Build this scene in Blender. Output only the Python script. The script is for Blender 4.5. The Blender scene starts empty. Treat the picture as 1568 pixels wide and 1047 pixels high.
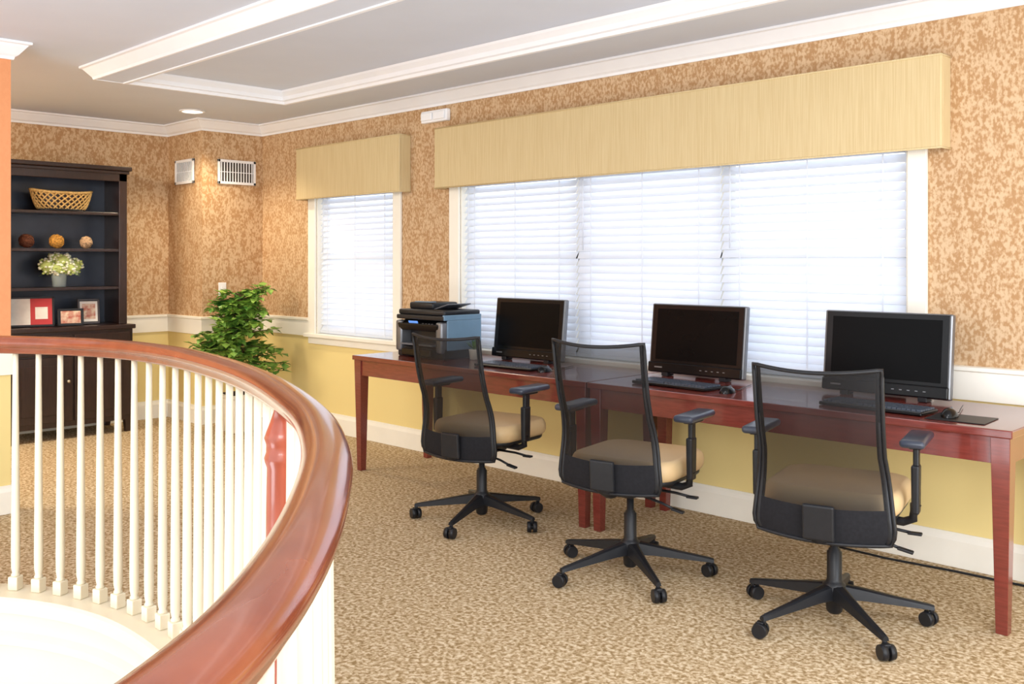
import bpy, bmesh, math, random
from mathutils import Vector, Matrix, Euler
random.seed(7)
scene = bpy.context.scene
scene.view_settings.view_transform = 'Standard'

# ------------------------------------------------------------------ materials
def lin(c):
    out = []
    for v in c[:3]:
        v = v / 255.0
        out.append(v / 12.92 if v <= 0.04045 else ((v + 0.055) / 1.055) ** 2.4)
    return (out[0], out[1], out[2], 1.0)

def new_mat(name):
    m = bpy.data.materials.new(name)
    m.use_nodes = True
    nt = m.node_tree
    b = nt.nodes.get('Principled BSDF')
    return m, nt, b

def mat(name, col, rough=0.5, metal=0.0, var=0.06, scale=30, spec=0.5, bump=0.0, coat=0.0, stretch=(1, 1, 1), col2=None, emit=0):
    m, nt, b = new_mat(name)
    b.inputs['Roughness'].default_value = rough
    b.inputs['Metallic'].default_value = metal
    b.inputs['Specular IOR Level'].default_value = spec
    b.inputs['Coat Weight'].default_value = coat
    b.inputs['Coat Roughness'].default_value = 0.08
    tc = nt.nodes.new('ShaderNodeTexCoord')
    mp = nt.nodes.new('ShaderNodeMapping')
    mp.inputs['Scale'].default_value = stretch
    nz = nt.nodes.new('ShaderNodeTexNoise')
    nz.inputs['Scale'].default_value = scale
    nz.inputs['Detail'].default_value = 3
    nt.links.new(tc.outputs['Object'], mp.inputs['Vector'])
    nt.links.new(mp.outputs['Vector'], nz.inputs['Vector'])
    rp = nt.nodes.new('ShaderNodeValToRGB')
    c = lin(col)
    if col2 is None:
        a = tuple(max(0, v * (1 - var)) for v in c[:3]) + (1,)
        d = tuple(min(1, v * (1 + var)) for v in c[:3]) + (1,)
    else:
        a = c
        d = lin(col2)
    rp.color_ramp.elements[0].position = 0.35
    rp.color_ramp.elements[1].position = 0.65
    rp.color_ramp.elements[0].color = a
    rp.color_ramp.elements[1].color = d
    nt.links.new(nz.outputs['Fac'], rp.inputs['Fac'])
    nt.links.new(rp.outputs['Color'], b.inputs['Base Color'])
    if bump > 0:
        bp = nt.nodes.new('ShaderNodeBump')
        bp.inputs['Strength'].default_value = bump
        bp.inputs['Distance'].default_value = 0.01
        nt.links.new(nz.outputs['Fac'], bp.inputs['Height'])
        nt.links.new(bp.outputs['Normal'], b.inputs['Normal'])
    if emit > 0:
        b.inputs['Emission Color'].default_value = c
        b.inputs['Emission Strength'].default_value = emit
    return m

def wall_mat(name, a, bcol, lower, split=0.84):
    m, nt, b = new_mat(name)
    b.inputs['Roughness'].default_value = 0.7
    b.inputs['Specular IOR Level'].default_value = 0.3
    tc = nt.nodes.new('ShaderNodeTexCoord')
    mp = nt.nodes.new('ShaderNodeMapping')
    mp.inputs['Scale'].default_value = (1, 1, 0.65)
    nt.links.new(tc.outputs['Object'], mp.inputs['Vector'])
    n1 = nt.nodes.new('ShaderNodeTexNoise')
    n1.inputs['Scale'].default_value = 66
    n1.inputs['Detail'].default_value = 3
    n1.inputs['Roughness'].default_value = 0.55
    nt.links.new(mp.outputs['Vector'], n1.inputs['Vector'])
    mp2 = nt.nodes.new('ShaderNodeMapping')
    mp2.inputs['Scale'].default_value = (1, 1, 0.5)
    nt.links.new(tc.outputs['Object'], mp2.inputs['Vector'])
    n2 = nt.nodes.new('ShaderNodeTexNoise')
    n2.inputs['Scale'].default_value = 20
    n2.inputs['Detail'].default_value = 1
    nt.links.new(mp2.outputs['Vector'], n2.inputs['Vector'])
    ad = nt.nodes.new('ShaderNodeMath'); ad.operation = 'MULTIPLY_ADD'
    ad.inputs[1].default_value = 0.40
    nt.links.new(n2.outputs['Fac'], ad.inputs[0])
    nt.links.new(n1.outputs['Fac'], ad.inputs[2])
    rp = nt.nodes.new('ShaderNodeValToRGB')
    rp.color_ramp.elements[0].position = 0.62
    rp.color_ramp.elements[1].position = 0.78
    rp.color_ramp.elements[0].color = lin(a)
    rp.color_ramp.elements[1].color = lin(bcol)
    nt.links.new(ad.outputs[0], rp.inputs['Fac'])
    sx = nt.nodes.new('ShaderNodeSeparateXYZ')
    nt.links.new(tc.outputs['Object'], sx.inputs[0])
    gt = nt.nodes.new('ShaderNodeMath'); gt.operation = 'GREATER_THAN'
    gt.inputs[1].default_value = split
    nt.links.new(sx.outputs['Z'], gt.inputs[0])
    mx = nt.nodes.new('ShaderNodeMix'); mx.data_type = 'RGBA'
    nt.links.new(gt.outputs[0], mx.inputs['Factor'])
    mx.inputs['A'].default_value = lin(lower)
    nt.links.new(rp.outputs['Color'], mx.inputs['B'])
    nt.links.new(mx.outputs['Result'], b.inputs['Base Color'])
    return m

def carpet_mat():
    m, nt, b = new_mat('carpet')
    b.inputs['Roughness'].default_value = 0.95
    b.inputs['Specular IOR Level'].default_value = 0.1
    tc = nt.nodes.new('ShaderNodeTexCoord')
    n1 = nt.nodes.new('ShaderNodeTexNoise')
    n1.inputs['Scale'].default_value = 60
    n1.inputs['Detail'].default_value = 4
    n1.inputs['Distortion'].default_value = 0.5
    nt.links.new(tc.outputs['Object'], n1.inputs['Vector'])
    rp = nt.nodes.new('ShaderNodeValToRGB')
    e = rp.color_ramp.elements
    e[0].position = 0.38; e[0].color = lin((150, 124, 86))
    e[1].position = 0.64; e[1].color = lin((220, 203, 174))
    k = e.new(0.5); k.color = lin((189, 165, 130))
    nt.links.new(n1.outputs['Fac'], rp.inputs['Fac'])
    nt.links.new(rp.outputs['Color'], b.inputs['Base Color'])
    n2 = nt.nodes.new('ShaderNodeTexNoise')
    n2.inputs['Scale'].default_value = 180
    nt.links.new(tc.outputs['Object'], n2.inputs['Vector'])
    bp = nt.nodes.new('ShaderNodeBump')
    bp.inputs['Strength'].default_value = 0.35
    bp.inputs['Distance'].default_value = 0.006
    nt.links.new(n2.outputs['Fac'], bp.inputs['Height'])
    nt.links.new(bp.outputs['Normal'], b.inputs['Normal'])
    return m

def mixed_transp(name, col, fac, rough=0.6, spec=0.5):
    m, nt, b = new_mat(name)
    nz = nt.nodes.new('ShaderNodeTexNoise')
    nz.inputs['Scale'].default_value = 300
    rp = nt.nodes.new('ShaderNodeValToRGB')
    rp.color_ramp.elements[0].color = tuple(v * 0.9 for v in lin(col)[:3]) + (1,)
    rp.color_ramp.elements[1].color = lin(col)
    nt.links.new(nz.outputs['Fac'], rp.inputs['Fac'])
    nt.links.new(rp.outputs['Color'], b.inputs['Base Color'])
    b.inputs['Roughness'].default_value = rough
    b.inputs['Specular IOR Level'].default_value = spec
    tr = nt.nodes.new('ShaderNodeBsdfTransparent')
    mx = nt.nodes.new('ShaderNodeMixShader')
    out = nt.nodes['Material Output']
    mx.inputs[0].default_value = fac
    nt.links.new(b.outputs[0], mx.inputs[1])
    nt.links.new(tr.outputs[0], mx.inputs[2])
    nt.links.new(mx.outputs[0], out.inputs[0])
    return m

def blind_mat():
    m, nt, b = new_mat('blind_slat_white')
    b.inputs['Base Color'].default_value = lin((246, 248, 252))
    b.inputs['Roughness'].default_value = 0.5
    tl = nt.nodes.new('ShaderNodeBsdfTranslucent')
    tl.inputs['Color'].default_value = lin((238, 244, 255))
    mx = nt.nodes.new('ShaderNodeMixShader')
    mx.inputs[0].default_value = 0.40
    out = nt.nodes['Material Output']
    nt.links.new(b.outputs[0], mx.inputs[1])
    nt.links.new(tl.outputs[0], mx.inputs[2])
    nt.links.new(mx.outputs[0], out.inputs[0])
    return m

M_wall = wall_mat('wallpaper_damask', (178, 138, 96), (209, 179, 143), (238, 217, 150))
M_orange = wall_mat('painted_orange_wall', (226, 152, 104), (228, 155, 107), (238, 217, 150))
M_carpet = carpet_mat()
M_ceil = mat('ceiling_paint', (216, 222, 234), 0.9, var=0.01, scale=4)
M_trim = mat('white_trim_paint', (246, 247, 250), 0.45, var=0.01, scale=8)
M_cream = mat('cream_trim_paint', (246, 242, 230), 0.45, var=0.015, scale=8)
M_balus = mat('baluster_cream_paint', (226, 215, 190), 0.4, var=0.015, scale=8)
M_white = mat('white_plaster', (208, 203, 190), 0.8, var=0.01, scale=5)
M_cherry = mat('cherry_wood', (116, 48, 40), 0.22, var=0.14, scale=14, stretch=(1, 8, 8), coat=0.5)
M_rail = mat('handrail_wood', (126, 60, 35), 0.2, scale=4, stretch=(3, 3, 3), coat=0.6, col2=(140, 71, 43), var=0.2)
M_newel = mat('newel_wood', (158, 76, 54), 0.3, scale=5, stretch=(6, 6, 1), coat=0.3, var=0.12)
M_dark = mat('espresso_wood', (46, 29, 25), 0.3, var=0.2, scale=12, stretch=(6, 6, 1), coat=0.3)
M_bcback = mat('bookcase_back_panel', (64, 72, 86), 0.25, var=0.15, scale=3)  # blue-grey paints the reflection on a glossy black panel into the colour
M_black = mat('black_plastic', (28, 29, 33), 0.4, var=0.1, scale=40, spec=0.35)
M_band = mat('black_chair_fabric', (28, 28, 32), 0.75, var=0.15, scale=80, spec=0.2)
M_blackg = mat('black_gloss_plastic', (14, 14, 16), 0.18, var=0.1, scale=20, spec=0.25)
M_screen = mat('screen_glass', (8, 8, 9), 0.25, var=0.05, scale=5, spec=0.08)
M_silver = mat('silver_plastic', (120, 122, 126), 0.3, metal=0.6, var=0.05, scale=20)
M_grey = mat('grey_plastic', (90, 94, 102), 0.35, var=0.06, scale=20)
M_pad = mat('armrest_pad', (52, 58, 72), 0.3, var=0.08, scale=30)  # black pad, with the skylight's bluish reflection painted into its colour
M_blue = mat('printer_side_panel', (112, 142, 166), 0.3, var=0.04, scale=10)
M_tan = mat('tan_vinyl', (216, 186, 140), 0.5, var=0.02, scale=6)
M_mesh = mixed_transp('chair_mesh_fabric', (14, 14, 18), 0.27, 0.5, 0.3)
M_glass = mixed_transp('window_glass', (200, 220, 230), 0.93, 0.05)
M_clear = mixed_transp('clear_glass_vase', (210, 225, 228), 0.6, 0.05)
M_val = mat('valance_fabric', (203, 180, 134), 0.85, var=0.0, scale=150, stretch=(1.6, 1.6, 0.03), col2=(213, 193, 149))
M_slat = blind_mat()
M_leaf = mat('leaf_green', (58, 114, 42), 0.4, scale=12, col2=(156, 192, 84))
M_bark = mat('bark', (96, 72, 48), 0.9, scale=40, var=0.2)
M_soil = mat('soil', (52, 38, 28), 0.95, scale=60, var=0.3, bump=0.4)
M_pot = mat('cream_ceramic', (226, 218, 200), 0.4, var=0.03)
M_gold = mat('woven_gold', (206, 168, 104), 0.6, scale=80, var=0.25)
M_brownball = mat('brown_rattan', (110, 62, 40), 0.8, scale=60, var=0.4, bump=0.6)
M_goldball = mat('gold_rattan', (206, 150, 66), 0.8, scale=60, var=0.4, bump=0.6)
M_tanball = mat('tan_rattan', (200, 166, 130), 0.8, scale=60, var=0.4, bump=0.6)
M_flower = mat('hydrangea_petal', (240, 244, 222), 0.7, scale=30, var=0.08)
M_flowerg = mat('hydrangea_green', (190, 206, 124), 0.7, scale=30, var=0.1)
M_red = mat('red_paper', (196, 58, 62), 0.6, scale=6, var=0.1)
M_paper = mat('white_paper', (236, 232, 226), 0.6, scale=20, var=0.04)
M_photo = mat('photo_print', (180, 90, 70), 0.4, scale=22, col2=(226, 206, 180))
M_keys = mat('key_plastic', (60, 70, 84), 0.35, var=0.1, scale=30)
M_brass = mat('knob_metal', (190, 180, 160), 0.3, metal=0.9, var=0.05)
M_ventdark = mat('vent_dark', (60, 52, 46), 0.8)
M_lamp = mat('lamp_diffuser', (255, 246, 230), 0.5, emit=6)
M_blued = mat('led_blue', (90, 140, 220), 0.4, emit=0.6)

# ------------------------------------------------------------------ mesh builder
class MB:
    def __init__(self):
        self.bm = bmesh.new()
        self.mats = []
    def mi(self, m):
        if m not in self.mats:
            self.mats.append(m)
        return self.mats.index(m)
    def merge(self, t, m, M=None, smooth=False):
        i = self.mi(m)
        if M is not None:
            bmesh.ops.transform(t, matrix=M, verts=t.verts)
        bmesh.ops.recalc_face_normals(t, faces=t.faces)
        for f in t.faces:
            f.material_index = i
            f.smooth = smooth and len(f.verts) <= 4
        me = bpy.data.meshes.new('tmp')
        t.to_mesh(me); t.free()
        self.bm.from_mesh(me)
        bpy.data.meshes.remove(me)
    def box(self, c, s, m, bev=0.0, rot=(0, 0, 0), seg=2, taper=1.0, smooth=None):
        t = bmesh.new()
        bmesh.ops.create_cube(t, size=1)
        for v in t.verts:
            k = taper if v.co.z < 0 else 1.0
            v.co = Vector((v.co.x * s[0] * k, v.co.y * s[1] * k, v.co.z * s[2]))
        if bev > 0:
            bmesh.ops.bevel(t, geom=list(t.edges), offset=bev, segments=seg, profile=0.5, affect='EDGES')
        M = Matrix.Translation(c) @ Euler(rot).to_matrix().to_4x4()
        self.merge(t, m, M, smooth if smooth is not None else (bev > 0.008))
    def bx(self, x0, x1, y0, y1, z0, z1, m, bev=0.0, seg=2):
        self.box(((x0 + x1) / 2, (y0 + y1) / 2, (z0 + z1) / 2), (abs(x1 - x0), abs(y1 - y0), abs(z1 - z0)), m, bev, seg=seg)
    def cyl(self, p1, p2, r1, m, r2=None, seg=16):
        if r2 is None: r2 = r1
        p1 = Vector(p1); p2 = Vector(p2)
        d = p2 - p1
        t = bmesh.new()
        bmesh.ops.create_cone(t, cap_ends=True, segments=seg, radius1=r1, radius2=r2, depth=d.length)
        q = Vector((0, 0, 1)).rotation_difference(d.normalized())
        self.merge(t, m, Matrix.Translation((p1 + p2) / 2) @ q.to_matrix().to_4x4(), True)
    def sph(self, c, r, m, seg=16):
        if not hasattr(r, '__len__'): r = (r, r, r)
        t = bmesh.new()
        bmesh.ops.create_uvsphere(t, u_segments=seg, v_segments=max(6, seg // 2), radius=1)
        self.merge(t, m, Matrix.Translation(c) @ Matrix.Diagonal((r[0], r[1], r[2], 1)), True)
    def lathe(self, prof, m, c=(0, 0, 0), seg=20):
        t = bmesh.new()
        rings = []
        for r, z in prof:
            rings.append([t.verts.new((r * math.cos(2 * math.pi * k / seg), r * math.sin(2 * math.pi * k / seg), z)) for k in range(seg)])
        for a, b in zip(rings[:-1], rings[1:]):
            for k in range(seg):
                t.faces.new((a[k], a[(k + 1) % seg], b[(k + 1) % seg], b[k]))
        t.faces.new(list(reversed(rings[0]))); t.faces.new(rings[-1])
        self.merge(t, m, Matrix.Translation(c), True)
    def tube(self, pts, r, m, closed=False, seg=8, flat=1.0):
        pts = [Vector(p) for p in pts]
        n = len(pts)
        t = bmesh.new()
        rings = []
        for i, p in enumerate(pts):
            if closed:
                d = pts[(i + 1) % n] - pts[i - 1]
            else:
                d = pts[min(i + 1, n - 1)] - pts[max(i - 1, 0)]
            d.normalize()
            up = Vector((0, 0, 1)) if abs(d.z) < 0.9 else Vector((0, 1, 0))
            a = d.cross(up).normalized(); b = a.cross(d).normalized()
            rr = r[i] if hasattr(r, '__len__') else r
            rings.append([t.verts.new(p + a * rr * math.cos(2 * math.pi * k / seg) + b * rr * flat * math.sin(2 * math.pi * k / seg)) for k in range(seg)])
        pairs = list(zip(rings[:-1], rings[1:]))
        if closed: pairs.append((rings[-1], rings[0]))
        for a, b in pairs:
            for k in range(seg):
                t.faces.new((a[k], a[(k + 1) % seg], b[(k + 1) % seg], b[k]))
        if not closed:
            t.faces.new(list(reversed(rings[0]))); t.faces.new(rings[-1])
        self.merge(t, m, None, True)
    def grid(self, fn, nu, nv, m, smooth=True):
        t = bmesh.new()
        g = [[t.verts.new(fn(i / nu, j / nv)) for j in range(nv + 1)] for i in range(nu + 1)]
        for i in range(nu):
            for j in range(nv):
                t.faces.new((g[i][j], g[i + 1][j], g[i + 1][j + 1], g[i][j + 1]))
        self.merge(t, m, None, smooth)
    def sweep(self, path, prof, m, closed=False, smooth=False, capped=True, prof_closed=True):
        """prof: (offset to the left of travel, z)"""
        P = [Vector((p[0], p[1])) for p in path]
        n = len(P)
        t = bmesh.new()
        rings = []
        for i in range(n):
            if closed or 0 < i < n - 1:
                d1 = (P[i] - P[i - 1]).normalized(); d2 = (P[(i + 1) % n] - P[i]).normalized()
            elif i == 0:
                d1 = d2 = (P[1] - P[0]).normalized()
            else:
                d1 = d2 = (P[-1] - P[-2]).normalized()
            n1 = Vector((-d1.y, d1.x)); n2 = Vector((-d2.y, d2.x))
            mm = (n1 + n2)
            mm.normalize()
            k = 1.0 / max(0.3, mm.dot(n1))
            rings.append([t.verts.new((P[i].x + mm.x * k * o, P[i].y + mm.y * k * o, z)) for o, z in prof])
        L = len(prof)
        pairs = list(zip(rings[:-1], rings[1:]))
        if closed: pairs.append((rings[-1], rings[0]))
        for a, b in pairs:
            for k in range(L if prof_closed else L - 1):
                t.faces.new((a[k], a[(k + 1) % L], b[(k + 1) % L], b[k]))
        if capped and not closed and prof_closed:
            t.faces.new(list(reversed(rings[0]))); t.faces.new(rings[-1])
        self.merge(t, m, None, smooth)
    def done(self, name, loc=(0, 0, 0), rotz=0.0, bevel=0.0):
        me = bpy.data.meshes.new(name)
        self.bm.to_mesh(me); self.bm.free()
        for m in self.mats: me.materials.append(m)
        ob = bpy.data.objects.new(name, me)
        scene.collection.objects.link(ob)
        ob.location = loc
        ob.rotation_euler = (0, 0, rotz)
        if bevel > 0:
            bv = ob.modifiers.new('bevel', 'BEVEL')
            bv.width = bevel; bv.segments = 2; bv.limit_method = 'ANGLE'; bv.angle_limit = math.radians(50)
        return ob

# ------------------------------------------------------------------ room constants
YW = 4.5          # window wall
XC = -7.57        # column face
YC = 3.926
XB = -8.19        # back wall
ZC = 2.58
XR = 1.6
YF = -2.6

# stair opening / handrail path
ctrl = [(-5.0, -0.6), (-5.05, 0.1), (-4.95, 0.7), (-4.72, 1.12), (-4.44, 1.39), (-4.14, 1.56), (-3.80, 1.67), (-3.40, 1.675), (-2.97, 1.60), (-2.62, 1.52), (-2.27, 1.40),
        (-1.77, 1.20), (-1.44, 1.00), (-1.135, 0.765), (-0.91, 0.575), (-0.755, 0.41), (-0.63, 0.22), (-0.56, -0.02), (-0.53, -0.35), (-0.53, -0.6)]
ctrl = [(x * 0.971, y * 0.971) for x, y in ctrl]
def catmull(P, sub=10):
    P = [Vector(p) for p in P]
    out = []
    for i in range(len(P) - 1):
        p0 = P[max(i - 1, 0)]; p1 = P[i]; p2 = P[i + 1]; p3 = P[min(i + 2, len(P) - 1)]
        for k in range(sub):
            t = k / sub
            out.append(0.5 * ((2 * p1) + (p2 - p0) * t + (2 * p0 - 5 * p1 + 4 * p2 - p3) * t * t + (3 * p1 - p0 - 3 * p2 + p3) * t ** 3))
    out.append(P[-1])
    return out
for _ in range(2):
    c2 = list(ctrl)
    for i in range(1, len(ctrl) - 1):
        c2[i] = tuple(ctrl[i][k] * 0.7 + 0.15 * (ctrl[i - 1][k] + ctrl[i + 1][k]) for k in range(2))
    ctrl = c2
rail = catmull(ctrl, 8)

# ------------------------------------------------------------------ floor (with opening)
cu = bpy.data.curves.new('floorc', 'CURVE'); cu.dimensions = '2D'; cu.fill_mode = 'BOTH'
def addsp(pts):
    s = cu.splines.new('POLY'); s.points.add(len(pts) - 1)
    for i, p in enumerate(pts): s.points[i].co = (p[0], p[1], 0, 1)
    s.use_cyclic_u = True
addsp([(XB - 0.2, YF), (XR, YF), (XR, YW + 0.15), (XB - 0.2, YW + 0.15)])
hole = [(p.x, p.y) for p in rail] + [(rail[-1].x, -1.8), (rail[0].x, -1.8)]
addsp(hole)
co = bpy.data.objects.new('floorc', cu); scene.collection.objects.link(co)
dg = bpy.context.evaluated_depsgraph_get()
me = bpy.data.meshes.new_from_object(co.evaluated_get(dg))
bpy.data.objects.remove(co)
me.materials.clear(); me.materials.append(M_carpet)
fl = bpy.data.objects.new('floor', me); scene.collection.objects.link(fl)

b = MB()
b.sweep([(p[0], p[1]) for p in hole], [(-0.075, -0.002), (-0.075, -3.0), (-0.03, -3.0), (-0.03, -0.002)], M_white, closed=True)
b.done('wall_stairwell')
b = MB()
b.bx(-6, 0.5, -2.4, 2.2, -3.1, -3.0, M_white)
b.done('floor_lower_landing')

# ------------------------------------------------------------------ walls
b = MB()
y0, y1 = YW, YW + 0.15
SW = (-6.72, -5.69); BW = (-4.955, -1.84); ZS, ZH = 0.78, 2.05
b.bx(XC - 0.7, XR, y0, y1, 0, ZS, M_wall)
b.bx(XC - 0.7, XR, y0, y1, ZH, ZC, M_wall)
b.bx(XC - 0.7, SW[0], y0, y1, ZS, ZH, M_wall)
b.bx(SW[1], BW[0], y0, y1, ZS, ZH, M_wall)
b.bx(BW[1], XR, y0, y1, ZS, ZH, M_wall)
b.done('wall_north')
b = MB(); b.bx(XB, XC, YC, YW, 0, ZC, M_wall); b.done('wall_corner_column')
b = MB(); b.bx(XB - 0.15, XB, -2.6, YW, 0, ZC, M_wall); b.done('wall_west')
b = MB(); b.bx(-5.82, -5.66, -2.6, 1.81, 0, ZC, M_orange); b.done('wall_orange_partition')
b = MB(); b.bx(XB - 0.2, XR, YF, YW + 0.15, ZC, ZC + 0.1, M_ceil); b.done('ceiling')

path = [(XR, YW), (XC, YW), (XC, YC), (XB, YC), (XB, -2.6)]
crown = [(0.001, 2.485), (0.012, 2.485), (0.016, 2.50), (0.03, 2.51), (0.062, 2.55), (0.07, 2.562), (0.085, 2.566), (0.085, ZC - 0.001), (0.001, ZC - 0.001)]
base = [(0.001, 0.001), (0.018, 0.001), (0.018, 0.12), (0.010, 0.14), (0.008, 0.155), (0.001, 0.155)]
chair = [(0.001, 0.76), (0.014, 0.76), (0.014, 0.885), (0.026, 0.892), (0.026, 0.908), (0.001, 0.912)]
b = MB(); b.sweep(path, crown, M_trim); b.done('trim_crown')
b = MB(); b.sweep(path, base, M_cream); b.done('baseboard_north')
b = MB()
b.sweep([(XR, YW), (-1.75, YW)], chair, M_cream)
b.sweep([(-5.065, YW), (-5.605, YW)], chair, M_cream)
b.sweep([(-6.815, YW), (XC, YW), (XC, YC), (XB, YC), (XB, -2.6)], chair, M_cream)
b.done('trim_chair_rail')
op = [(-5.66, -2.6), (-5.66, 1.81), (-5.82, 1.81), (-5.82, -2.6)]
b = MB(); b.sweep(op, [(-o, z) for o, z in crown], M_trim); b.done('trim_crown_partition')
b = MB(); b.sweep(op, [(-o, z) for o, z in base], M_cream); b.done('baseboard_partition')
b = MB(); b.sweep(op, [(-o, z) for o, z in chair], M_cream); b.done('trim_chair_rail_partition')

# ceiling tray mouldings
XT = -5.98
b = MB()
b.bx(XT, XR, 2.40, 2.57, 2.50, ZC - 0.001, M_ceil)
oc = [(0.0, 2.497), (0.012, 2.497), (0.018, 2.512), (0.05, 2.55), (0.06, 2.562), (0.075, 2.566), (0.075, ZC - 0.001), (0.0, ZC - 0.001)]
b.sweep([(XR, 2.40), (XT, 2.40), (XT, 3.74), (XR, 3.74)], [(o, z) for o, z in oc], M_trim)
ip = [(0.0, 2.492), (0.022, 2.492), (0.028, 2.51), (0.045, 2.515), (0.05, 2.54), (0.075, 2.565), (0.08, ZC - 0.001), (0.0, ZC - 0.001)]
b.sweep([(XR, 2.565), (XT + 0.01, 2.565), (XT + 0.01, 3.73), (XR, 3.73)], [(-o, z) for o, z in ip], M_trim)
b.done('trim_ceiling_tray')

# ------------------------------------------------------------------ windows
def window(name, x0, x1, units):
    b = MB()
    ox0, ox1 = x0 - 0.10, x1 + 0.09
    yc = YW - 0.022
    b.bx(ox0, x0, yc, YW - 0.001, 0.78, 2.12, M_cream, 0.004)
    b.bx(x1, ox1, yc, YW - 0.001, 0.78, 2.12, M_cream, 0.004)
    b.bx(ox0, ox1, yc, YW - 0.001, 2.03, 2.13, M_cream, 0.004)
    b.bx(ox0 - 0.03, ox1 + 0.03, YW - 0.05, YW + 0.10, 0.755, 0.785, M_cream, 0.005)
    b.bx(ox0, ox1, YW - 0.02, YW - 0.001, 0.70, 0.755, M_cream, 0.004)
    b.bx(x0 - 0.001, x0 + 0.012, YW, YW + 0.14, 0.785, 2.05, M_cream)
    b.bx(x1 - 0.012, x1 + 0.001, YW, YW + 0.14, 0.785, 2.05, M_cream)
    b.bx(x0, x1, YW, YW + 0.14, 2.035, 2.05, M_cream)
    w = (x1 - x0) / units
    for i in range(units):
        a, c = x0 + i * w + 0.012, x0 + (i + 1) * w - 0.012
        for xx in (a, c - 0.045):
            b.bx(xx, xx + 0.045, YW + 0.09, YW + 0.13, 0.785, 2.035, M_cream)
        for zz in (0.79, 1.385, 1.99):
            b.bx(a, c, YW + 0.09, YW + 0.13, zz, zz + 0.045, M_cream)
        b.bx(a + 0.04, c - 0.04, YW + 0.108, YW + 0.112, 0.82, 2.0, M_glass)
        if i > 0:
            b.bx(a - 0.03, a + 0.006, YW + 0.075, YW + 0.13, 0.785, 2.035, M_cream)
    b.done(name)
    return w
def blind(x0, x1, tilt):
    b = MB()
    z = 0.835
    while z < 1.98:
        b.box(((x0 + x1) / 2, YW + 0.042, z), (x1 - x0, 0.052, 0.003), M_slat, rot=(math.radians(tilt), 0, 0))
        z += 0.045
    b.bx(x0, x1, YW + 0.02, YW + 0.06, 0.79, 0.812, M_slat, 0.004)
    b.bx(x0, x1, YW + 0.01, YW + 0.07, 1.985, 2.03, M_slat, 0.004)
    n = 3 if x1 - x0 > 0.9 else 2
    for k in range(n):
        xx = x0 + (x1 - x0) * (0.12 + 0.76 * k / (n - 1))
        b.bx(xx - 0.004, xx + 0.004, YW + 0.010, YW + 0.012, 0.80, 2.0, M_slat)
    b.cyl((x0 + 0.07, YW + 0.0, 1.99), (x0 + 0.07, YW + 0.0, 1.45), 0.004, M_slat, seg=8)
    b.done('window_blind')
window('window_1', SW[0], SW[1], 1)
blind(SW[0] + 0.018, SW[1] - 0.018, 54)
w = window('window_2', BW[0], BW[1], 3)
for i in range(3):
    blind(BW[0] + i * w + 0.006, BW[0] + (i + 1) * w - 0.006, (54, 64, 54)[i])

def valance(x0, x1):
    b = MB()
    z0, z1, yf = 1.89, 2.305, YW - 0.11
    b.bx(x0, x1, yf, yf + 0.02, z0, z1, M_val, 0.006)
    b.bx(x0, x0 + 0.02, yf + 0.02, YW - 0.001, z0, z1, M_val, 0.004)
    b.bx(x1 - 0.02, x1, yf + 0.02, YW - 0.001, z0, z1, M_val, 0.004)
    b.bx(x0 + 0.02, x1 - 0.02, yf + 0.02, YW - 0.001, z1 - 0.02, z1, M_val)
    for zz in (z0, z1):
        b.tube([(x0, YW - 0.005, zz), (x0, yf, zz), (x1, yf, zz), (x1, YW - 0.005, zz)], 0.005, M_val, seg=6)
    b.done('window_valance')
valance(-6.86, -5.50)
valance(-5.11, -1.65)

# emergency light
b = MB()
b.bx(-5.34, -5.06, YW - 0.04, YW, 2.37, 2.455, M_trim, 0.008)
b.bx(-5.325, -5.21, YW - 0.055, YW - 0.04, 2.385, 2.44, M_trim, 0.006)
b.bx(-5.19, -5.075, YW - 0.055, YW - 0.04, 2.385, 2.44, M_trim, 0.006)
b.done('emergency_light')

# vents
def vent(name, n, size, loc, rotz, dark):
    b = MB()
    w, h = size
    b.bx(-w / 2, w / 2, -0.006, -0.001, -h / 2, h / 2, dark)
    f = 0.022
    b.bx(-w / 2, w / 2, -0.016, -0.001, h / 2 - f, h / 2, M_trim, 0.002)
    b.bx(-w / 2, w / 2, -0.016, -0.001, -h / 2, -h / 2 + f, M_trim, 0.002)
    b.bx(-w / 2, -w / 2 + f, -0.016, -0.001, -h / 2, h / 2, M_trim, 0.002)
    b.bx(w / 2 - f, w / 2, -0.016, -0.001, -h / 2, h / 2, M_trim, 0.002)
    for i in range(n):
        x = -w / 2 + f + (i + 0.5) * (w - 2 * f) / n
        b.box((x, -0.010, 0), (0.005, 0.008, h - 2 * f), M_trim, rot=(0, 0, 0.5))
    for z in (0,):
        b.bx(-w / 2 + f, w / 2 - f, -0.008, -0.004, z - 0.003, z + 0.003, M_trim)
    b.done(name, loc, rotz)
vent('air_vent_grille', 12, (0.36, 0.21), (XC, 4.245, 2.15), math.radians(90), M_ventdark)
vent('air_vent_grille', 12, (0.34, 0.21), (-7.87, YC, 2.155), 0, M_grey)
b = MB()
b.bx(-0.036, 0.036, -0.007, -0.001, -0.058, 0.058, M_trim, 0.003)
b.bx(-0.012, 0.012, -0.012, -0.006, -0.025, 0.025, M_trim, 0.002)
b.done('light_switch', (XC, 4.11, 1.14), math.radians(90))

# recessed light
b = MB()
b.lathe([(0.10, -0.001), (0.10, -0.008), (0.082, -0.012), (0.08, -0.004), (0.079, -0.002)], M_trim, seg=32)
b.lathe([(0.078, -0.003), (0.06, -0.006), (0.001, -0.007)], M_lamp, seg=32)
b.done('recessed_ceiling_light', (-7.2, 3.65, ZC))

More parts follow.
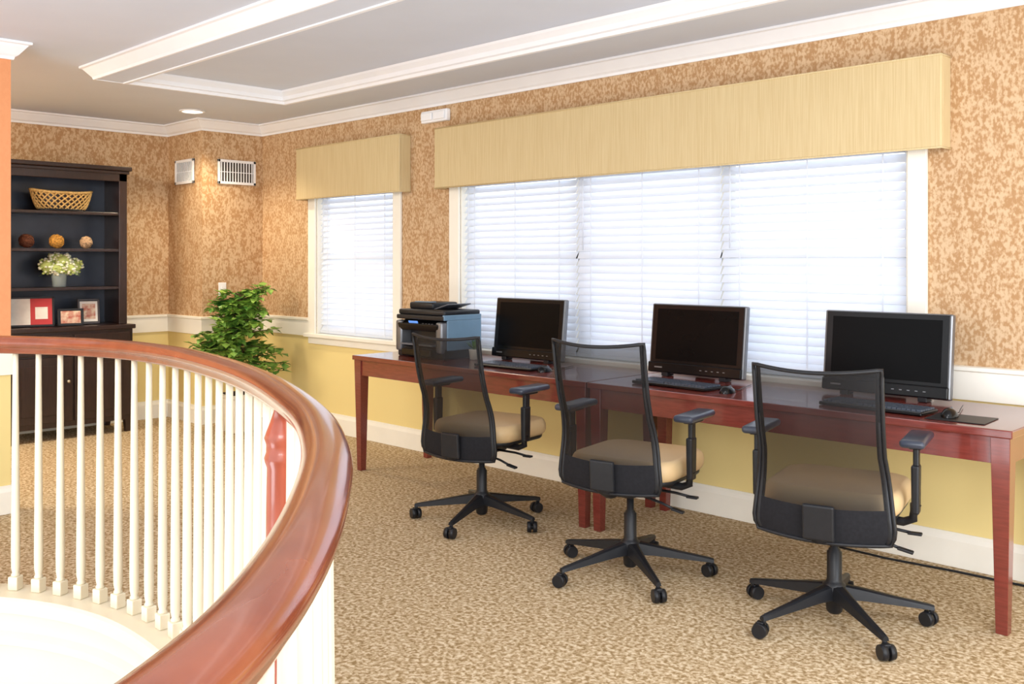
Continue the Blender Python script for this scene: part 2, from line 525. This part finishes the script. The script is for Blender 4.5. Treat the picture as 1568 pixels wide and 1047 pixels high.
# ------------------------------------------------------------------ railing
b = MB()
RZ = 1.04
half = [(0.020, -0.038), (0.024, -0.030), (0.022, -0.018), (0.030, -0.012), (0.041, -0.006), (0.043, 0.006), (0.039, 0.016), (0.028, 0.026), (0.014, 0.032), (0.0, 0.034)]
prof = [(-x, z + RZ) for x, z in half] + [(x, z + RZ) for x, z in reversed(half[:-1])]
rp = [(p.x, p.y) for p in rail]
b.sweep(rp, prof, M_rail, smooth=True)
b.sweep(rp, [(-0.10, -0.03), (-0.10, 0.020), (-0.09, 0.03), (0.06, 0.03), (0.06, 0.001), (-0.02, 0.001), (-0.02, -0.03)], M_balus)
b.sweep(rp, [(-0.095, -0.16), (-0.095, -0.13), (-0.075, -0.11), (-0.075, -0.17)], M_balus)
S = [0.0]
for a, c in zip(rail[:-1], rail[1:]): S.append(S[-1] + (c - a).length)
def at(s):
    for i in range(len(S) - 1):
        if S[i + 1] >= s:
            k = (s - S[i]) / (S[i + 1] - S[i])
            return rail[i].lerp(rail[i + 1], k), (rail[i + 1] - rail[i]).normalized()
    return rail[-1], (rail[-1] - rail[-2]).normalized()
newel = min(range(len(rail)), key=lambda i: (rail[i] - Vector((-2.13, 1.34))).length)
sn = S[newel]
bal = [(0.0155, 0.085), (0.0175, 0.092), (0.013, 0.10), (0.017, 0.12), (0.0180, 0.18), (0.0165, 0.35), (0.0145, 0.6), (0.0115, 0.9), (0.011, 1.01)]
sp = 0.110
s = sn - int(sn / sp) * sp
while s < S[-1]:
    if s > 0.02 and abs(s - sn) > 0.03:
        p, d = at(s)
        ang = math.atan2(d.y, d.x)
        b.box((p.x, p.y, 0.058), (0.042, 0.042, 0.056), M_balus, 0.004, rot=(0, 0, ang))
        b.lathe(bal, M_balus, (p.x, p.y, 0), seg=12)
    s += sp
p, d = at(sn)
b.lathe([(0.042, 0.03), (0.042, 0.30), (0.047, 0.32), (0.038, 0.34), (0.036, 0.36), (0.041, 0.45), (0.043, 0.55), (0.042, 0.75), (0.040, 0.86), (0.045, 0.875), (0.047, 0.885), (0.042, 0.90), (0.042, 0.92), (0.047, 0.935), (0.042, 0.95), (0.032, 0.975), (0.02, 1.01)],
        M_newel, (p.x, p.y, 0), seg=24)
b.done('stair_railing')

# ------------------------------------------------------------------ desks
def desk(x0, x1):
    b = MB()
    ya, yb, zt = 3.77, 4.43, 0.76
    b.bx(x0, x1, ya, yb, zt - 0.03, zt, M_cherry, 0.004)
    i = 0.02
    b.bx(x0 + i, x1 - i, ya + i, ya + i + 0.02, zt - 0.13, zt - 0.03, M_cherry)
    b.bx(x0 + i, x1 - i, yb - i - 0.02, yb - i, zt - 0.13, zt - 0.03, M_cherry)
    b.bx(x0 + i, x0 + i + 0.02, ya + i, yb - i, zt - 0.13, zt - 0.03, M_cherry)
    b.bx(x1 - i - 0.02, x1 - i, ya + i, yb - i, zt - 0.13, zt - 0.03, M_cherry)
    for lx in (x0 + 0.045, x1 - 0.045):
        for ly in (ya + 0.045, yb - 0.045):
            b.box((lx, ly, (zt - 0.03) / 2), (0.07, 0.07, zt - 0.03), M_cherry, taper=0.6)
    b.done('desk', bevel=0.002)
desk(-5.22, -3.20)
desk(-3.19, -1.165)
ZT = 0.76

# ------------------------------------------------------------------ office chairs
def chair_obj(loc, face_deg, base_deg, hz=0.0, ws=1.0):
    b = MB()
    ba = math.radians(base_deg - (face_deg - 90))
    for k in range(5):
        a = ba + k * 2 * math.pi / 5
        ca, sa = math.cos(a), math.sin(a)
        def L(r, s_, z): return (r * ca - s_ * sa, r * sa + s_ * ca, z)
        secs = [(0.02, 0.030, 0.095, 0.150), (0.10, 0.024, 0.092, 0.135), (0.22, 0.018, 0.080, 0.110), (0.34, 0.014, 0.068, 0.088), (0.362, 0.012, 0.066, 0.082)]
        t = bmesh.new(); rings = []
        for r, w_, zb, zt in secs:
            rings.append([t.verts.new(L(r, -w_, zb)), t.verts.new(L(r, w_, zb)), t.verts.new(L(r, w_ * 0.8, zt - 0.005)), t.verts.new(L(r, w_ * 0.4, zt)), t.verts.new(L(r, -w_ * 0.4, zt)), t.verts.new(L(r, -w_ * 0.8, zt - 0.005))])
        for p, q in zip(rings[:-1], rings[1:]):
            for j in range(6): t.faces.new((p[j], p[(j + 1) % 6], q[(j + 1) % 6], q[j]))
        t.faces.new(rings[0][::-1]); t.faces.new(rings[-1])
        b.merge(t, M_black)
        sw = a + 0.7 + k
        cx, cy = 0.353 * ca, 0.353 * sa
        b.cyl((cx, cy, 0.05), (cx, cy, 0.075), 0.009, M_black, seg=10)
        ax = Vector((math.cos(sw), math.sin(sw), 0))
        tr = Vector((-ax.y, ax.x, 0)) * 0.012
        c0 = Vector((cx, cy, 0.029)) + tr
        b.cyl(c0 + ax * 0.005, c0 + ax * 0.026, 0.029, M_black, r2=0.026, seg=18)
        b.cyl(c0 - ax * 0.005, c0 - ax * 0.026, 0.029, M_black, r2=0.026, seg=18)
        b.cyl(c0 - ax * 0.006, c0 + ax * 0.006, 0.014, M_black, seg=10)
        b.box(c0 + Vector((0, 0, 0.022)), (0.026, 0.026, 0.018), M_black, 0.004, rot=(0, 0, sw))
    b.lathe([(0.022, 0.035), (0.030, 0.045), (0.034, 0.09), (0.044, 0.10), (0.044, 0.145), (0.032, 0.155), (0.028, 0.165), (0.028, 0.27), (0.022, 0.275), (0.022, 0.28), (0.016, 0.285), (0.016, 0.41)], M_black, seg=20)
    b.box((0, -0.01, 0.395), (0.17, 0.26, 0.055), M_black, 0.012)
    b.box((0, 0.03, 0.425), (0.34, 0.30, 0.018), M_black, 0.006)
    b.tube([(0.05, 0.02, 0.385), (0.20, 0.03, 0.38), (0.27, 0.02, 0.375)], 0.006, M_black)
    b.box((0.285, 0.018, 0.374), (0.05, 0.026, 0.010), M_black, 0.003)
    b.tube([(0.05, -0.08, 0.385), (0.19, -0.09, 0.36), (0.25, -0.10, 0.345)], 0.006, M_black)
    b.box((0.27, -0.10, 0.340), (0.055, 0.026, 0.010), M_black, 0.003, rot=(0, 0.2, 0))
    def seat_slab(x, y0_, y1_, z0_, z1_, m, cr, er):
        t = bmesh.new(); ring = []
        for (cx, cy, a0) in ((x - cr, y1_ - cr, 0), (-x + cr, y1_ - cr, 90), (-x + cr, y0_ + cr, 180), (x - cr, y0_ + cr, 270)):
            for q in range(7):
                a = math.radians(a0 + q * 15)
                ring.append((cx + cr * math.cos(a), cy + cr * math.sin(a)))
        cx0, cy0 = 0, (y0_ + y1_) / 2
        rows = []
        for j in range(9):
            ph = math.pi * (j / 8 - 0.5)
            ins = er * (1 - math.cos(ph))
            z = (z0_ + z1_) / 2 + (z1_ - z0_) / 2 * math.sin(ph)
            row = []
            for (px, py) in ring:
                dx, dy = px - cx0, py - cy0
                l = math.hypot(dx, dy)
                row.append(t.verts.new((cx0 + dx * (1 - ins / l), cy0 + dy * (1 - ins / l), z)))
            rows.append(row)
        nn = len(ring)
        for p_, q_ in zip(rows[:-1], rows[1:]):
            for k in range(nn): t.faces.new((p_[k], p_[(k + 1) % nn], q_[(k + 1) % nn], q_[k]))
        t.faces.new(rows[0][::-1]); t.faces.new(rows[-1])
        b.merge(t, m, None, True)
    seat_slab(0.235, -0.14, 0.29, 0.430, 0.46, M_black, 0.09, 0.012)
    seat_slab(0.252, -0.155, 0.31, 0.448, 0.535, M_tan, 0.10, 0.03)
    # back
    def hw(v):
        return ws * (0.262 - 0.036 * min(1, v / 0.5) + 0.004 * max(0, v - 0.5) - 0.02 * max(0, (0.06 - v) / 0.06))
    def bp(u, v):
        x = u * hw(v)
        y = -0.245 - 0.105 * v + 0.035 * math.exp(-((v - 0.36) / 0.22) ** 2) + 0.045 * u * u
        z = hz + 0.405 + 0.612 * v + 0.018 * u * u * v + 0.012 * (1 - u * u) * (v - 1) * 0.8
        return Vector((x, y, z))
    b.grid(lambda i, j: bp(i * 2 - 1, 0.20 + j * 0.80), 20, 24, M_mesh)
    b.grid(lambda i, j: bp(i * 2 - 1, j * 0.20), 20, 6, M_band)
    per = []
    for i in range(25): per.append(bp(-1 + 2 * i / 24, 0))
    for j in range(1, 25): per.append(bp(1, j / 24))
    for i in range(1, 25): per.append(bp(1 - 2 * i / 24, 1))
    for j in range(1, 24): per.append(bp(-1, 1 - j / 24))
    b.tube(per, 0.0075, M_black, closed=True, seg=8)
    for sg in (-1, 1):
        b.tube([bp(sg * 0.93, j / 20) + Vector((0, 0.010, 0)) for j in range(21)], [0.014 - 0.006 * j / 20 for j in range(21)], M_black, seg=8)
    b.box((0, -0.262, 0.470 + hz), (0.115, 0.020, 0.13), M_black, 0.008, rot=(0.06, 0, 0))
    b.tube([(0, -0.10, 0.392), (0, -0.20, 0.385 + hz / 2), (0, -0.25, 0.405 + hz), (0, -0.262, 0.465 + hz)], [0.034, 0.034, 0.032, 0.02], M_black, seg=10, flat=0.5)
    b.tube([(-0.09, 0.0, 0.41), (-0.17, -0.15, 0.415), (-0.21, -0.20, 0.45)], 0.012, M_black)
    b.tube([(0.09, 0.0, 0.41), (0.17, -0.15, 0.415), (0.21, -0.20, 0.45)], 0.012, M_black)
    for sg in (-1, 1):
        b.tube([(sg * 0.12, -0.01, 0.425), (sg * 0.25, -0.01, 0.420), (sg * 0.283, -0.01, 0.435), (sg * 0.292, -0.012, 0.49)], [0.016, 0.016, 0.017, 0.020], M_black, seg=10)
        b.box((sg * 0.293, -0.012, 0.545), (0.030, 0.058, 0.18), M_black, 0.008, taper=0.9)
        b.box((sg * 0.294, -0.008, 0.655), (0.020, 0.042, 0.11), M_black, 0.005)
        b.box((sg * 0.294, 0.01, 0.702), (0.045, 0.12, 0.014), M_black, 0.005)
        b.box((sg * 0.290, 0.03, 0.721), (0.088, 0.265, 0.030), M_pad, 0.014, seg=4)
    b.done('office_chair', (loc[0], loc[1], 0.0), math.radians(face_deg - 90))
chair_obj((-3.71, 3.52), 99, 3, -0.03, 0.95)
chair_obj((-2.61, 3.38), 101, 38, 0.012, 0.94)
chair_obj((-1.71, 3.485), 104, 36, -0.03, 0.98)

# ------------------------------------------------------------------ monitors
def monitor(x, y):
    b = MB()
    tl = math.radians(-6)
    R = Matrix.Translation((0, 0, 0.016)) @ Matrix.Rotation(tl, 4, 'X')
    def tb(c, s_, m, bev=0):
        c2 = R @ Vector(c)
        b.box(c2, s_, m, bev, rot=(tl, 0, 0))
    W, H = 0.59, 0.375
    tb((0, 0.022, H / 2), (W, 0.035, H), M_silver, 0.008)
    tb((0, 0.004, H / 2 + 0.003), (W - 0.022, 0.006, H - 0.018), M_blackg, 0.002)
    tb((0, 0.001, H / 2 + 0.022), (W - 0.085, 0.003, H - 0.10), M_screen)
    tb((0, -0.004, 0.03), (W - 0.01, 0.018, 0.055), M_blackg, 0.006)
    for k in range(5):
        tb((0.05 + k * 0.035, -0.0135, 0.03), (0.012, 0.002, 0.004), M_silver)
    tb((-0.22, -0.0135, 0.03), (0.05, 0.002, 0.008), M_silver)
    tb((0, 0.055, 0.19), (0.36, 0.035, 0.24), M_black, 0.01)
    b.bx(-0.20, -0.16, -0.01, 0.05, 0.0, 0.024, M_black, 0.003)
    b.bx(0.16, 0.20, -0.01, 0.05, 0.0, 0.024, M_black, 0.003)
    b.box((0, 0.095, 0.076), (0.12, 0.012, 0.145), M_black, 0.003, rot=(0.25, 0, 0))
    b.done('computer_monitor', (x, y, ZT + 0.001), 0)
monitor(-4.11, 4.27)
monitor(-2.88, 4.27)
monitor(-1.865, 4.27)

def keyboard(x, y, rz=0.0):
    b = MB()
    b.box((0, 0, 0.009), (0.45, 0.155, 0.016), M_blackg, 0.005)
    for r in range(6):
        yy = 0.058 - r * 0.0215
        for c in range(21):
            if r == 5 and 4 <= c <= 8: continue
            if c in (15, 16) and r in (3,): continue
            b.box((-0.205 + c * 0.0205, yy, 0.020), (0.0165, 0.0165, 0.007), M_keys, taper=1.1)
    b.box((-0.085, 0.058 - 5 * 0.0215, 0.020), (0.10, 0.0165, 0.007), M_keys)
    b.done('keyboard', (x, y, ZT + 0.0005), rz)
keyboard(-3.94, 3.97, 0.03)
keyboard(-2.77, 3.96, -0.05)
keyboard(-1.75, 3.95, -0.05)

def mouse(x, y, rz=0.2, z=ZT, silver=False):
    b = MB()
    def f(i, j):
        th = i * 2 * math.pi; ph = j * math.pi / 2
        return Vector((0.031 * math.cos(th) * math.cos(ph), 0.056 * math.sin(th) * math.cos(ph), 0.034 * math.sin(ph) * (1 - 0.25 * math.sin(th) * math.cos(ph))))
    b.grid(f, 24, 8, M_blackg)
    b.box((0, 0.032, 0.026), (0.006, 0.02, 0.01), M_grey, 0.002, rot=(-0.5, 0, 0))
    pts = [(0, 0.055, 0.01), (0.01, 0.10, 0.004), (-0.01, 0.2, 0.004), (-0.03, 0.32, 0.004)]
    b.tube(pts, 0.002, M_black, seg=6)
    b.done('computer_mouse', (x, y, z + 0.0008), rz)
mouse(-3.66, 3.96, 0.1)
mouse(-2.46, 3.93, 0.1)
mouse(-1.445, 3.93, 0.1, z=ZT + 0.004)
b = MB(); b.box((0, 0, 0.002), (0.22, 0.19, 0.003), M_black, 0.001); b.done('mouse_pad', (-1.40, 3.93, ZT + 0.0002), 0.05)

# ------------------------------------------------------------------ printer
b = MB()
W, D, H = 0.46, 0.36, 0.24
b.box((0, 0.02, 0.035), (W, D - 0.04, 0.07), M_black, 0.008)
b.box((0, 0.05, 0.15), (W, D - 0.10, 0.17), M_black, 0.008)
b.box((-W / 2 + 0.03, -0.09, 0.135), (0.06, 0.14, 0.20), M_silver, 0.012)
b.box((W / 2 - 0.03, -0.09, 0.135), (0.06, 0.14, 0.20), M_silver, 0.012)
b.box((0, -0.10, 0.085), (W - 0.14, 0.16, 0.012), M_grey, 0.003)
b.box((0, -0.17, 0.035), (W - 0.18, 0.02, 0.045), M_blackg, 0.005)
b.box((0, -0.115, 0.21), (W - 0.06, 0.10, 0.05), M_blackg, 0.008, rot=(0.35, 0, 0))
b.box((-0.05, -0.155, 0.222), (0.09, 0.004, 0.028), M_blued, rot=(0.35, 0, 0))
for k in range(4):
    b.box((0.05 + 0.03 * k, -0.158, 0.218), (0.016, 0.004, 0.010), M_silver, rot=(0.35, 0, 0))
b.box((W / 2 + 0.003, 0.03, 0.15), (0.012, D - 0.07, 0.19), M_blue, 0.003)
b.box((0.0, 0.015, 0.258), (W + 0.01, D - 0.03, 0.03), M_black, 0.008)
b.box((W / 2 + 0.0, 0.015, 0.262), (0.02, D - 0.04, 0.034), M_blue, 0.004)
b.box((0, 0.02, 0.29), (W, D - 0.05, 0.034), M_black, 0.010)
b.box((-0.09, 0.05, 0.328), (0.24, 0.22, 0.046), M_black, 0.012)
b.box((0.10, 0.05, 0.326), (0.14, 0.20, 0.008), M_grey, 0.003, rot=(0, -0.25, 0))
b.box((-0.09, -0.02, 0.353), (0.16, 0.05, 0.006), M_blue, 0.002)
b.done('printer', (-4.77, 4.12, ZT + 0.0005), 0)

# small desk plant
b = MB()
b.lathe([(0.022, 0.0), (0.03, 0.002), (0.036, 0.06), (0.038, 0.065), (0.033, 0.066), (0.001, 0.058)], M_pot, seg=18)
for i in range(40):
    a = random.random() * 6.28; e = random.uniform(0.3, 1.4); l = random.uniform(0.04, 0.08)
    d = Vector((math.cos(a) * math.cos(e), math.sin(a) * math.cos(e), math.sin(e)))
    sd = Vector((-math.sin(a), math.cos(a), 0)) * 0.008
    o = Vector((0, 0, 0.06))
    t = bmesh.new(); vs = [t.verts.new(o), t.verts.new(o + d * l * 0.6 + sd), t.verts.new(o + d * l), t.verts.new(o + d * l * 0.6 - sd)]
    t.faces.new(vs); b.merge(t, M_leaf)
b.done('small_potted_plant', (-4.43, 4.14, ZT + 0.0005))

# ------------------------------------------------------------------ bookcase
b = MB()
X0 = XB + 0.03; XU = -7.80; XL = -7.70
Y0, Y1 = 2.44, 3.375
pt = 0.035
b.bx(X0, XU, Y0, Y0 + pt, 0.85, 2.10, M_dark)
b.bx(X0, XU, Y1 - pt, Y1, 0.85, 2.10, M_dark)
b.bx(XU, XU + 0.02, Y0, Y0 + 0.05, 0.87, 2.10, M_dark, 0.003)
b.bx(XU, XU + 0.02, Y1 - 0.065, Y1, 0.87, 2.10, M_dark, 0.003)
b.bx(XU, XU + 0.02, Y0, Y1, 2.03, 2.10, M_dark, 0.003)
b.bx(X0, X0 + 0.015, Y0 + pt, Y1 - pt, 0.87, 2.08, M_bcback)
b.bx(X0, XU + 0.035, Y0 - 0.015, Y1 + 0.015, 2.09, 2.115, M_dark, 0.004)
b.bx(X0, XU + 0.055, Y0 - 0.035, Y1 + 0.03, 2.115, 2.15, M_dark, 0.008)
for z in (1.775, 1.48, 1.175):
    b.bx(X0 + 0.015, XU + 0.005, Y0 + pt, Y1 - pt, z - 0.022, z, M_dark, 0.002)
b.bx(X0, XL + 0.02, Y0 - 0.02, Y1 + 0.03, 0.835, 0.87, M_dark, 0.006)
b.bx(X0, XL, Y0, Y1 + 0.01, 0.10, 0.835, M_dark)
n = 2
ww = (Y1 + 0.01 - Y0 - 0.04) / n
for i in range(n):
    ya = Y0 + 0.02 + i * ww + 0.008; yb = ya + ww - 0.016
    b.bx(XL, XL + 0.018, ya, yb, 0.66, 0.81, M_dark, 0.004)
    b.bx(XL, XL + 0.018, ya, yb, 0.14, 0.64, M_dark, 0.004)
    b.bx(XL + 0.018, XL + 0.024, ya + 0.06, yb - 0.06, 0.20, 0.58, M_dark, 0.003)
    for yy in (ya + 0.1, yb - 0.1):
        b.sph((XL + 0.035, yy, 0.735), 0.014, M_brass, 12)
        b.cyl((XL + 0.015, yy, 0.735), (XL + 0.03, yy, 0.735), 0.005, M_brass, seg=8)
    yk = yb - 0.035 if i == 0 else ya + 0.035
    b.sph((XL + 0.035, yk, 0.45), 0.014, M_brass, 12)
for yy in (Y0 + 0.03, Y1 - 0.02):
    for xx in (X0 + 0.03, XL - 0.03):
        b.box((xx, yy, 0.05), (0.055, 0.055, 0.10), M_dark, taper=0.7)
b.done('bookcase')

# woven basket
b = MB()
N = 26
def bsk(th, v, k=1.0):
    return Vector((0.085 * (0.70 + 0.30 * v) * k * math.cos(th), 0.235 * (0.72 + 0.28 * v ** 0.6) * k * math.sin(th), 0.012 + 0.135 * v + 0.02 * v * abs(math.sin(th)) ** 3))
for i in range(N):
    for sg in (-1, 1):
        b.tube([bsk(2 * math.pi * i / N + sg * v / 8 * 0.75, v / 8, 1.0 + 0.012 * sg) for v in range(9)], 0.0065, M_gold, seg=6)
b.tube([bsk(2 * math.pi * i / 40, 1.0) for i in range(40)], 0.011, M_gold, closed=True)
b.tube([bsk(2 * math.pi * i / 40, 0.0) for i in range(40)], 0.012, M_black, closed=True)
b.grid(lambda i, j: bsk(i * 2 * math.pi, j * 0.9, 0.94), 32, 4, M_dark)
b.box((0, 0, 0.006), (0.11, 0.30, 0.012), M_black, 0.003)
b.done('woven_basket', (-7.93, 2.91, 1.7755))

for nm, yy, m, r in (('decorative_ball', 2.645, M_brownball, 0.058), ('decorative_ball', 2.87, M_goldball, 0.058), ('decorative_ball', 3.10, M_tanball, 0.052)):
    b = MB()
    b.sph((0, 0, r), r * 0.93, m, 20)
    for i in range(9):
        ax = Vector((random.uniform(-1, 1), random.uniform(-1, 1), random.uniform(-1, 1))).normalized()
        q = Vector((0, 0, 1)).rotation_difference(ax)
        b.tube([q @ Vector((0.955 * r * math.cos(t * 0.2618), 0.955 * r * math.sin(t * 0.2618), 0)) + Vector((0, 0, r)) for t in range(24)], r * 0.045, m, closed=True, seg=5)
    b.done(nm, (-7.92, yy, 1.4805))

b = MB()
b.lathe([(0.045, 0.0), (0.05, 0.004), (0.058, 0.10), (0.062, 0.115), (0.058, 0.114), (0.052, 0.09), (0.045, 0.012), (0.001, 0.01)], M_clear, seg=24)
for i in range(8):
    a = i * 0.785
    b.cyl((0.02 * math.cos(a), 0.02 * math.sin(a), 0.015), (0.05 * math.cos(a), 0.08 * math.sin(a), 0.16), 0.003, M_leaf, seg=6)
for cx, cy, cz, r in ((0, -0.09, 0.165, 0.066), (0.02, 0.02, 0.200, 0.074), (0, 0.12, 0.165, 0.066), (-0.02, -0.02, 0.225, 0.055), (0.045, 0.06, 0.15, 0.055), (0.05, -0.03, 0.145, 0.055)):
    for i in range(60):
        d = Vector((random.gauss(0, 1), random.gauss(0, 1), random.gauss(0, 1))).normalized()
        p = Vector((cx, cy, cz)) + d * r * random.uniform(0.8, 1.0)
        b.sph(p, (0.012, 0.012, 0.009), M_flowerg if random.random() < 0.3 else M_flower, 6)
    b.sph((cx, cy, cz), r * 0.8, M_flowerg, 10)
for i in range(14):
    a = random.random() * 6.28
    o = Vector((0.04 * math.cos(a), 0.06 * math.sin(a), 0.13)); d = Vector((math.cos(a) * 0.6, math.sin(a), random.uniform(-0.5, 0.3))).normalized()
    sd = Vector((-math.sin(a), math.cos(a), 0)) * 0.025
    t = bmesh.new(); vs = [t.verts.new(o), t.verts.new(o + d * 0.06 + sd), t.verts.new(o + d * 0.11), t.verts.new(o + d * 0.06 - sd)]
    t.faces.new(vs); b.merge(t, M_leaf)
b.done('flower_vase', (-7.92, 2.89, 1.1755))

def frame(w, h, fm, parts, loc, rz):
    b = MB()
    tl = -0.16
    R = Matrix.Rotation(tl, 4, 'X')
    def tb(c, s_, m, bev=0):
        b.box(R @ Vector(c), s_, m, bev, rot=(tl, 0, 0))
    f = 0.016
    tb((0, 0, h / 2), (w - f, 0.008, h - f), M_black)
    tb((0, -0.002, h - f / 2), (w, 0.014, f), fm, 0.002); tb((0, -0.002, f / 2), (w, 0.014, f), fm, 0.002)
    tb((-w / 2 + f / 2, -0.002, h / 2), (f, 0.014, h), fm, 0.002); tb((w / 2 - f / 2, -0.002, h / 2), (f, 0.014, h), fm, 0.002)
    for (x0, x1, z0, z1, m) in parts:
        tb(((x0 + x1) / 2 * w, -0.0055 - (0.0015 if (m is M_paper and x0 > 0) or m is M_photo else 0), (z0 + z1) / 2 * h), (abs(x1 - x0) * w, 0.002, (z1 - z0) * h), m)
    b.box((0, 0.05, h * 0.28), (0.03, 0.004, h * 0.56), M_black, rot=(0.30, 0, 0))
    b.done('photo_frame', loc, rz)
RZf = math.radians(78)
frame(0.34, 0.235, M_black, [(-0.46, 0.0, 0.06, 0.94, M_paper), (0.0, 0.46, 0.06, 0.94, M_red), (0.1, 0.36, 0.25, 0.65, M_paper)], (-7.86, 2.655, 0.8725), RZf)
frame(0.19, 0.135, M_black, [(-0.38, 0.38, 0.14, 0.86, M_photo)], (-7.80, 2.935, 0.8725), RZf)
frame(0.165, 0.205, M_dark, [(-0.4, 0.4, 0.1, 0.9, M_paper), (-0.3, 0.3, 0.2, 0.8, M_photo)], (-7.90, 3.115, 0.8725), RZf)

# ------------------------------------------------------------------ potted tree
b = MB()
b.box((0, 0, 0.15), (0.26, 0.26, 0.30), M_pot, 0.012, taper=0.8)
b.box((0, 0, 0.295), (0.28, 0.28, 0.03), M_pot, 0.006)
b.box((0, 0, 0.305), (0.24, 0.24, 0.014), M_soil)
b.tube([(0, 0, 0.30), (0.01, 0.01, 0.5), (-0.01, 0.0, 0.7), (0, 0, 1.10)], [0.014, 0.012, 0.010, 0.006], M_bark)
rnd = random.Random(11)
def leafspray(o, d, l, nl):
    m_ = o + d * l * 0.5
    e = o + d * l + Vector((0, 0, -0.03))
    b.tube([o, m_, e], [0.005, 0.004, 0.002], M_bark, seg=5)
    for q in range(nl):
        k = rnd.uniform(0.25, 1.08)
        p = o.lerp(m_, k * 2) if k < 0.5 else m_.lerp(e, (k - 0.5) * 2)
        a2 = rnd.random() * 6.28
        ld = Vector((math.cos(a2), math.sin(a2), rnd.uniform(-0.9, 0.5))).normalized()
        L_ = rnd.uniform(0.06, 0.095)
        sd = ld.cross(Vector((0, 0, 1))).normalized() * L_ * 0.40
        nrm = sd.cross(ld).normalized() * L_ * 0.12
        t = bmesh.new()
        v0 = t.verts.new(p); v1 = t.verts.new(p + ld * L_ * 0.45 + sd + nrm); v2 = t.verts.new(p + ld * L_); v3 = t.verts.new(p + ld * L_ * 0.45 - sd + nrm); vm = t.verts.new(p + ld * L_ * 0.5)
        t.faces.new((v0, v1, vm)); t.faces.new((v1, v2, vm)); t.faces.new((v2, v3, vm)); t.faces.new((v3, v0, vm))
        b.merge(t, M_leaf)
for i in range(50):
    zz = rnd.uniform(0.50, 0.88); a = rnd.random() * 6.28
    leafspray(Vector((0, 0, zz)), Vector((math.cos(a), math.sin(a), rnd.uniform(-0.1, 0.35))), rnd.uniform(0.2, 0.38), 24)
for i in range(44):
    zz = rnd.uniform(0.80, 1.11); a = rnd.random() * 6.28
    leafspray(Vector((0, 0, zz)), Vector((math.cos(a), math.sin(a), rnd.uniform(0.0, 0.6))), rnd.uniform(0.12, 0.24), 20)
b.done('potted_tree', (-7.06, 3.99, 0.0), 0)

# cable on the floor along the wall
b = MB()
b.tube([(-2.2, 4.40, 0.006), (-1.9, 4.38, 0.006), (-1.6, 4.41, 0.006), (-1.3, 4.42, 0.006), (-0.9, 4.40, 0.006)], 0.005, M_black, seg=6)
b.done('power_cable')

# ------------------------------------------------------------------ lights
def area(name, loc, target, size, power, col=(1, 1, 1), sy=None):
    l = bpy.data.lights.new(name, 'AREA'); l.energy = power; l.color = col
    l.shape = 'RECTANGLE'; l.size = size; l.size_y = sy or size
    o = bpy.data.objects.new(name, l); scene.collection.objects.link(o)
    o.location = loc
    o.rotation_euler = (Vector(target) - Vector(loc)).to_track_quat('-Z', 'Y').to_euler()
area('fill_area', (-3.6, 0.4, 2.5), (-3.6, 0.4, 0), 2.0, 26, (1.0, 0.97, 0.93), 1.2)  # unseen fill added above the stairwell, not a real fixture
area('fill_area', (0.3, 2.0, 2.5), (-0.6, 2.8, 0), 1.2, 54, (1.0, 0.98, 0.97))  # added out-of-frame fill for the near right side
area('fill_area', (0.6, -1.6, 2.3), (-4.0, 3.4, 0.9), 2.0, 150, (1.0, 0.985, 0.97))  # added fill behind the camera, aimed forward into the room
area('fill_area', (-7.0, 0.9, 2.5), (-7.2, 1.6, 0), 1.0, 90, (1, 0.88, 0.68))  # added warm fill that turns the far-left end golden
area('fill_area_up', (-3.2, -1.1, -0.6), (-4.2, 1.6, 2.58), 1.6, 66, (0.88, 0.93, 1.0))  # added fill hidden in the stairwell, thrown up to lift the ceiling
area('fill_area_up', (1.0, 2.3, 0.5), (-0.6, 2.8, 2.58), 1.2, 52, (0.88, 0.93, 1.0))  # second added upward fill, out of view on the right
sl = bpy.data.lights.new('recessed_spot', 'SPOT'); sl.energy = 75; sl.color = (1, 0.84, 0.6); sl.spot_size = math.radians(130); sl.spot_blend = 0.6; sl.shadow_soft_size = 0.07
so = bpy.data.objects.new('recessed_spot', sl); scene.collection.objects.link(so); so.location = (-7.2, 3.65, 2.55)

wd = bpy.data.worlds.new('daylight'); scene.world = wd; wd.use_nodes = True
bg = wd.node_tree.nodes['Background']
bg.inputs['Color'].default_value = (0.93, 0.965, 1.0, 1)
bg.inputs['Strength'].default_value = 2.25

# ------------------------------------------------------------------ camera
cam = bpy.data.cameras.new('camera'); cam.lens = 33.75; cam.sensor_width = 36
cam.shift_y = -(534 - 408) / 1600.0
cam.clip_start = 0.05
co = bpy.data.objects.new('camera', cam); scene.collection.objects.link(co)
co.location = (0, 0, 1.38)
co.rotation_euler = (math.radians(90), 0, math.radians(44.7))
scene.camera = co
